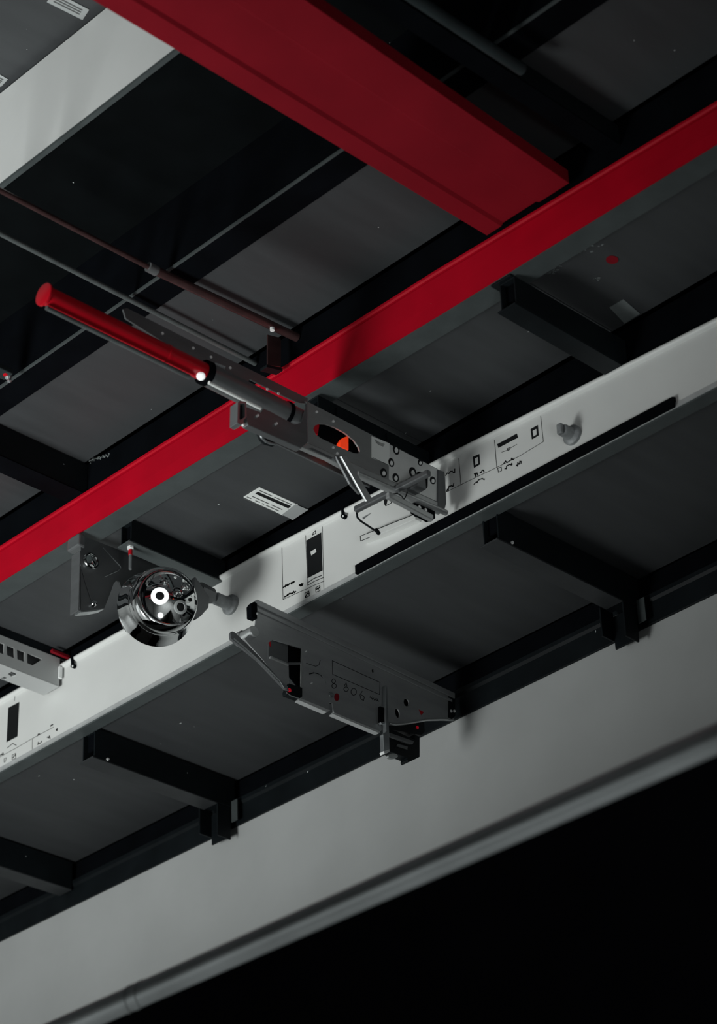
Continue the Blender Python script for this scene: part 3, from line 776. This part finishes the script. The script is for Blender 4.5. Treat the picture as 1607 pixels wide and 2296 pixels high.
lb.part('curved_lip', G().chain([on(x, y, 'y', YL - 0.003) for x, y in ((872, 1622), (884, 1625), (905, 1623), (930, 1619), (955, 1614), (985, 1613), (1004, 1613))], 0.0026, 10), M_GREY, smooth=True)
lb.part('under_box', G().pxpoly('y', YL + 0.003, [[(870, 1626), (950, 1616), (952, 1640), (944, 1648), (930, 1646), (870, 1634)]], 0.016), M_XBEAM)
lb.part('corner_gusset', G().pxpoly('y', YL - 0.002, [[(1006, 1556), (1020, 1562), (1021, 1606), (1014, 1612), (1006, 1608)]], 0.006), M_XBEAM, bevel=0.001)
for x, y, r in ((1019, 1594, 0.003), (1012, 1594, 0.003), (576, 1376, 0.0026), (687, 1460, 0.0012), (700, 1531, 0.0012)):
    c = on(x, y, 'y', YL - 0.004)
    lb.part('screw', G().tube(c, (c.x, YL, c.z), r, 10), M_BOLT)
lb.part('red_disc', G().pxpoly('y', YL + 0.001, [ell(755, 1563, 6.6, 9.4)], 0.001), M_REDX)
lb.part('red_triangle', G().pxpoly('y', YL + 0.001, [[(937, 1589), (952, 1596), (944, 1605)]], 0.001), M_REDP)
c = on(742, 1559, 'y', YL)
lb.part('eyelet', G().lathe(c, (0, -1, 0), [(0.0028, 0.0004), (0.003, 0.002), (0.006, 0.002), (0.0066, 0.0003)], 20), M_STEEL, smooth=True)
c = on(935, 1631, 'y', YL + 0.0025)
lb.part('red_indicator', G().lathe(c, (0, -1, 0), [(0.0032, -0.0005), (0.0032, 0.0015), (0.0001, 0.003)], 14), M_REDL, smooth=True)
# embossed outlines and stamped characters
YS = YL - 0.0006
g = G()
g.stroke('y', YS, [(745, 1481), (852, 1530), (851, 1557), (746, 1512)], 0.0010, 0.0005, closed=True)
def chars(g, pts, wd=0.0011, closed=False):
    g.stroke('y', YS, pts, wd, 0.0005, closed=closed)
chars(g, ell(793, 1551, 6, 7.5), closed=True)
chars(g, ell(776, 1545, 5, 5), closed=True)
chars(g, [(772, 1538), (776, 1531), (778, 1538)])
chars(g, [(812, 1550), (807, 1558), (809, 1567), (815, 1571), (817, 1563), (811, 1558)])
chars(g, ell(748, 1527, 4, 5), closed=True)
chars(g, ell(749, 1538, 5, 5), closed=True)
for k in range(4):
    chars(g, [(830 + 5 * k, 1560 + 2 * k), (836 + 4 * k, 1570 + 1 * k)], 0.0009)
chars(g, [(828, 1563), (850, 1572)], 0.0009)
chars(g, [(687, 1487), (708, 1494), (715, 1491), (718, 1480)], 0.0010)
chars(g, [(694, 1511), (705, 1508), (716, 1511), (725, 1519)], 0.0022)
lb.part('stamped_marks', g, M_INK)
lb.part('embossed_arc', G().chain([on(x, y, 'y', YL - 0.001) for x, y in ((703, 1507), (712, 1508), (722, 1515), (729, 1526), (731, 1532))], 0.0009, 6), M_STEEL, smooth=True)

# ------------------------------------------------------------------ upper device (hangs from the middle cross beam under the red beam)
YD = 2.755
dv = Thing('perforated_device', 'grey perforated metal device hanging under the red beam in the middle', 'device', on(800, 1020, 'y', YD))
oval = [(702, 962), (706, 954), (716, 950), (730, 951), (750, 958), (772, 970), (792, 986), (803, 1001), (807, 1012), (803, 1017), (793, 1016), (772, 1007), (745, 995), (720, 983), (708, 974)]
holes = [oval]
bright = [(889, 1009, 4.5, 8), (878, 1038, 4, 7), (861, 1061, 4.5, 7), (888, 1072, 4.5, 7), (926, 1060, 5, 8), (943, 1038, 3.5, 5), (971, 1078, 4, 6)]
sq = [(930, 1062), (940, 1056), (954, 1059), (960, 1068), (959, 1092), (952, 1099), (940, 1096), (931, 1088)]
holes.append(sq)
dv.part('main_plate', G().pxpoly('y', YD, [[(688, 900), (700, 906), (982, 1052), (982, 1126), (900, 1088), (820, 1051), (745, 1017), (690, 992)]] + holes, 0.003), M_PLATE, bevel=0.0006)
M_BRIGHTEND = mat('brightened_plate_end', (0.66, 0.68, 0.67), 0.35, 0.25, var=0.12, scale=18, bump=0.03)  # paler colour that paints the plate's right end brighter
dv.part('bright_end_overlay', G().pxpoly('y', YD - 0.0006, [[(872, 996), (982, 1053), (982, 1125), (872, 1075)], sq], 0.0005), M_BRIGHTEND)  # overlay stands in for light growing towards the plate's right end
dv.part('plate_edge', G().chain([on(x, y, 'y', YD - 0.001) for x, y in ((683, 901), (687, 902), (689, 940), (689, 988), (675, 1001))], 0.0012, 8), M_STEEL, smooth=True)
dv.part('end_flange', G().pxpoly('y', YD - 0.004, [[(982, 1052), (997, 1057), (999, 1075), (1001, 1128), (998, 1140), (990, 1144), (981, 1140)]], 0.018), M_GREYD, bevel=0.002)
dv.part('inner_back', G().pxpoly('y', YD + 0.028, [[(700, 925), (985, 1060), (980, 1110), (700, 980)]], 0.002), M_BLACK)
dv.part('orange_lens', G().pxpoly('y', YD + 0.010, [[(782, 976), (782, 1010), (762, 1001), (764, 990), (770, 981)]], 0.012), M_ORANGE, bevel=0.002, label='glowing orange-red lens seen through the oval hole')
dv.part('red_lens', G().pxpoly('y', YD + 0.010, [[(700, 950), (716, 950), (712, 975), (700, 968)]], 0.006), M_REDP)
for x, y, rx, ry in bright:  # dark rims and pale discs stand for holes showing the white beam
    dv.part('hole_rim', G().pxpoly('y', YD - 0.0008, [ell(x - 1, y - 1, rx * 1.6, ry * 1.5, rot=-.25)], 0.0008), M_INK)
    dv.part('bolt', G().pxpoly('y', YD - 0.0022, [ell(x, y, rx * .75, ry * .75, rot=-.2)], 0.0013), M_BOLT)  # pale disc for the white beam seen through the hole
for x, y in ((711, 923), (748, 944), (748, 1003), (757, 1016), (684, 930)):
    c = on(x, y, 'y', YD - 0.002)
    dv.part('screw', G().tube(c, (c.x, YD, c.z), 0.0024, 10), M_BOLT)
lbp = dv.part('paper_tag', G().pxpoly('y', YD - 0.0008, [[(833, 978), (873, 994), (873, 1043), (833, 1026)]], 0.0007), M_LABEL)
g = G()
for k in range(4):
    g.stroke('y', YD - 0.0012, [(840 + k, 985 + 2.4 * k), (850, 992 + 1.8 * k), (862 - k, 996 + 1.5 * k)], 0.0007, 0.0003)
g.stroke('y', YD - 0.0012, [(836, 1026), (850, 1033), (868, 1041)], 0.0008, 0.0003)
dv.part('print', g, M_INK, parent=lbp)
sh = dv.part('square_shaft', G().bar(on(945, 1079, 'y', YD - 0.030), on(945, 1079, 'y', YD - 0.030) + V((0, 0.05, 0)), 0.024, 0.026), M_GREYD, bevel=0.002)
# bottom channel and rails
dv.part('bottom_channel', G().pxpoly('y', YD - 0.003, [[(677, 1003), (690, 993), (745, 1018), (900, 1089), (984, 1127), (998, 1140), (990, 1150), (970, 1142), (880, 1102), (800, 1064), (735, 1028)]], 0.010), M_GREY, bevel=0.0012)
dv.part('channel_groove', G().pxpoly('y', YD - 0.0038, [[(692, 1005), (700, 1004), (746, 1026), (742, 1030)]], 0.0007), M_GREYD)
dv.part('lower_rail', G().tube(on(800, 1062, 'y', YD - 0.002), on(1000, 1150, 'y', YD - 0.002), 0.0055, 16), M_GREY, smooth=True)
dv.part('guide_rail', G().bar(on(868, 1110, 'y', YD - 0.010), on(968, 1163, 'y', YD - 0.010), 0.010, 0.013), M_GREY, bevel=0.002)
dv.part('rail_shoe', G().pxpoly('y', YD - 0.004, [[(928, 1126), (938, 1130), (975, 1146), (976, 1162), (966, 1166), (930, 1146)]], 0.012), M_BLACK, bevel=0.001)
for x, y in ((941, 1137), (955, 1143)):
    c = on(x, y, 'y', YD - 0.0048)
    dv.part('bolt', G().tube(c, (c.x, YD - 0.004, c.z), 0.0035, 12), M_BOLT)
dv.part('back_channel', G().pxpoly('y', YD + 0.045, [[(600, 968), (700, 1012), (830, 1072), (830, 1092), (790, 1076), (600, 985)]], 0.004), M_GREYD, bevel=0.0006)
dv.part('strap', G().pxpoly('y', YD - 0.016, [[(764, 1022), (776, 1021), (834, 1118), (822, 1124)]], 0.004), M_GREY, bevel=0.0008)
dv.part('strap', G().pxpoly('y', YD - 0.008, [[(752, 1022), (762, 1022), (812, 1103), (806, 1108), (784, 1084)]], 0.004), M_GREYD, bevel=0.0008)
ra, rb = on(797, 1143, 'x', 2.885), on(962, 1060, 'x', 2.885)
hb = dv.part('handle_bar', G().bar(ra, rb, 0.011, 0.012), M_GREYD, bevel=0.0025)
dv.part('handle_wire', G().chain([on(x, y, 'x', 2.889) for x, y in ((799, 1146), (801, 1160), (808, 1168), (846, 1193))], 0.0019, 10), M_XBEAM, parent=hb, smooth=True)
dv.part('wire_tip', G().tube(on(843, 1188, 'x', 2.887), on(849, 1196, 'x', 2.887), 0.0038, 12), M_XBEAM, parent=hb, smooth=True)
dv.part('needle', G().tube(on(814, 1162, 'x', 2.889), on(832, 1150, 'x', 2.889), 0.0021, 10, 0.0004), M_GREYD, parent=hb, smooth=True)
dv.part('cable_loop', G().chain([on(x, y, 'y', YD - 0.008) for x, y in ((880, 1108), (890, 1106), (900, 1112), (905, 1120), (910, 1112), (913, 1103))], 0.0011, 8), M_INK, smooth=True)
# barrel part to the left
YG = 2.775
dv.part('barrel', G().tube(on(462, 838, 'y', YG), on(672, 945, 'y', YG), 0.0215, 32), M_GREYM, smooth=True)
a, b = on(636, 926, 'y', YG), on(643, 930, 'y', YG)
dv.part('barrel_band', G().tube(a, b, 0.0235, 32), M_BLACK, smooth=True)
dv.part('barrel_collar', G().tube(on(455, 834, 'y', YG), on(466, 839, 'y', YG), 0.0225, 28), M_BLACK, smooth=True)
dv.part('lit_barrel_edge', G().tube(on(468, 858, 'y', YG - 0.014), on(584, 916, 'y', YG - 0.014), 0.0032, 10), M_LABEL, smooth=True, label='lit lower edge of the barrel, drawn as a pale strip')  # light on the lower channel edge, painted as a white strip
sp = dv.part('side_plate', G().pxpoly('y', YD - 0.010 + 0.036, [[(276, 693), (284, 690), (440, 770), (560, 828), (690, 893), (690, 905), (672, 904), (640, 890), (560, 850), (552, 862), (470, 822), (420, 800), (330, 744), (282, 714)],
                                          [(482, 812), (506, 822), (502, 834), (484, 826)]], 0.003), M_GREYM, bevel=0.0005)
for x, y in ((365, 747), (434, 780), (474, 800), (517, 824), (600, 872), (625, 882), (597, 893)):
    c = on(x, y, 'y', YD + 0.024)
    dv.part('screw', G().tube(c, (c.x, YD + 0.0258, c.z), 0.0026, 10), M_BOLT)
dv.part('red_spot', G().pxpoly('y', YD + 0.0255, [ell(531, 858, 7, 6)], 0.0005), M_REDX)
dv.part('front_cheek', G().pxpoly('y', YD - 0.012, [[(552, 912), (585, 925), (590, 916), (605, 922), (660, 952), (676, 948), (688, 905), (690, 992), (677, 1003), (620, 975), (560, 948), (552, 938)]], 0.003), M_GREYM, bevel=0.0006)
dv.part('cheek_flange', G().pxpoly('y', YD - 0.014, [[(552, 937), (560, 945), (676, 1000), (676, 1006), (556, 953)]], 0.014), M_GREYM, bevel=0.001)
ef = dv.part('end_frame', G().pxpoly('y', YD - 0.014, [[(533, 902), (538, 898), (552, 901), (553, 935), (546, 943), (548, 950), (541, 953), (532, 948)], [(538, 905), (549, 905), (549, 934), (540, 941), (537, 940)]], 0.020), M_STEEL, bevel=0.0006)
dv.part('frame_infill', G().pxpoly('y', YD - 0.008, [[(537, 904), (550, 904), (550, 935), (538, 942)]], 0.004), M_XBEAM, parent=ef)
dv.part('curled_spring', G().chain([on(x, y, 'y', YD + 0.005) for x, y in ((562, 956), (572, 959), (580, 968), (587, 982), (596, 990), (606, 994), (618, 996))], 0.0022, 8), M_STEEL, smooth=True)
dv.part('spring_box', G().pxpoly('y', YD + 0.008, [[(582, 960), (620, 978), (620, 996), (600, 990), (590, 980)]], 0.012), M_XBEAM)
for x, y in ((579, 931), (621, 949), (547, 952)):
    c = on(x, y, 'y', YD - 0.0165)
    dv.part('screw', G().tube(c, (c.x, YD - 0.012, c.z), 0.0024, 10), M_BOLT)
# hanger that ties the device to the cross beam
dv.part('hanger_tab', G().box(2.80, 2.83, 2.7585, 2.8145, 4.203, 4.207).box(2.80, 2.83, 2.8105, 2.8145, 4.203, 4.285), M_XBEAM)
dv.part('hanger_tab', G().box(2.93, 2.96, 2.7585, 2.8145, 4.203, 4.207).box(2.93, 2.96, 2.8105, 2.8145, 4.203, 4.285), M_XBEAM)

# red tube lamp plugged into the device
a, b = on(100, 661, 'y', YG), on(456, 834, 'y', YG)
rtp = dv.part('red_tube', G().tube(a, b, 0.0165, 32), M_TUBE, smooth=True, label='glossy red tube with a round end cap')
d = (b - a).normalized()
dv.part('end_cap', G().lathe(a - d * 0.0035, d, [(0.0001, 0), (0.0185, 0), (0.0205, 0.001), (0.0205, 0.0045), (0.0185, 0.006), (0.0001, 0.006)], 36), M_TUBE, smooth=True, parent=rtp)
c = a + (b - a) * 0.755
dv.part('ring', G().tube(c - d * 0.0025, c + d * 0.0025, 0.0176, 32), M_TUBE, smooth=True, parent=rtp)
dv.part('grey_rail', G().tube(on(104, 690, 'y', YG), on(425, 846, 'y', YG), 0.0042, 12), M_RODG, smooth=True, label='thin grey rail under the red tube', parent=rtp)
c = on(451, 844, 'y', YG - 0.012)
dv.part('bright_socket', G().lathe(c, (-0.35, -0.7, -0.6), [(0.0075, -0.006), (0.0075, 0.000), (0.005, 0.004), (0.0001, 0.0052)], 20), M_GLOWW, smooth=True, label='small bright white socket', parent=rtp)

# small floating channel bar with its cord near the white beam
cb = Thing('channel_bar', 'short pale metal bar on the white beam below the perforated device', 'bar', on(870, 1180, 'x', XW - 0.012))
cb.part('bar', G().pxpoly('x', XW - 0.016, [[(807, 1202), (838, 1190), (926, 1154), (932, 1158), (930, 1164), (846, 1200), (808, 1213)]], 0.0155), M_WHITE, bevel=0.0008)
g = G()
g.stroke('x', XW - 0.0168, [(838, 1190), (807, 1202), (808, 1213), (828, 1205)], 0.0010)
g.stroke('x', XW - 0.0168, [(843, 1187), (926, 1154), (931, 1159)], 0.0011)
cb.part('dark_edge', g, M_INK)
kl = Thing('loose_tag', 'tiny dark tag on the white beam under the perforated device', 'tag', on(868, 1125, 'x', XW))
kl.part('clip', G().pxpoly('x', XW - 0.0025, [[(860, 1118), (867, 1117), (865, 1128), (863, 1134), (861, 1130)]], 0.0022), M_INK)
kl.part('loop', G().stroke('x', XW - 0.0012, [(864, 1134), (870, 1131), (877, 1127), (875, 1122)], 0.0010, 0.001), M_INK)

# small fitting at the left edge in the dark bay
ff_ = Thing('wall_fitting', 'small grey fitting with a crumpled bright tip at the left edge above the red beam', 'fitting', on(8, 840, 'z', 4.44))
c = on(14, 842, 'z', 4.445)
ff_.part('arm', G().bar(c + V((-0.10, 0.0, 0.004)), c + V((0.006, 0, 0.004)), 0.028, 0.012), M_TEAL, bevel=0.002)
ff_.part('tip', G().lathe(c + V((0.004, 0, 0)), (0.2, -0.2, -1), [(0.0001, -0.004), (0.006, -0.003), (0.007, 0.003), (0.004, 0.008), (0.005, 0.013), (0.0001, 0.016)], 9), M_STEEL)
ff_.part('red_cap', G().lathe(c + V((-0.004, -0.004, 0)), (0.2, -0.2, -1), [(0.006, -0.002), (0.006, 0.002), (0.0001, 0.004)], 10), M_REDP)

# chalky smears left on panels and beams
def smear(name, px, ax, v, n, seed, m, label, sx, sy, slope=0.0):
    rn = random.Random(seed)
    g = G()
    for k in range(n):
        u = rn.gauss(0, 1)
        x, y = px[0] + sx * u, px[1] + sy * rn.gauss(0, 1) + slope * sx * u
        r = abs(rn.gauss(0, 1.1)) + 0.7
        L = [(x + r * (1 + rn.uniform(-.4, 1.2)) * math.cos(a), y + r * (.6 + rn.uniform(-.2, .3)) * math.sin(a)) for a in [i * math.pi / 3 for i in range(6)]]
        g.pxpoly(ax, v, [L], 0.0003)
    ob = thing1(name, g, m, label, 'smear', on(px[0], px[1], ax, v))
    ob['kind'] = 'stuff'
smear('chalk_smear', (1240, 603), 'z', Z_A - 0.0006, 46, 3, M_FLAKE, 'chalky pale smear on the dark panel beside the right cross beam', 11, 9, -0.4)
smear('chalk_smear', (1310, 560), 'z', Z_A - 0.0006, 18, 5, M_FLAKE, 'faint chalky flecks on the upper right panel below the red beam', 16, 5, -0.2)
smear('chalk_smear', (1339, 625), 'z', Z_A - 0.0006, 14, 8, M_FLAKE, 'small pale chalk spot left of the paper flake', 4, 1.5)
smear('chalk_smear', (222, 1027), 'x', XR + 0.0070, 40, 6, M_FLAKE, 'chalky pale streak on the black strip above the red beam at left', 18, 2, -0.25)
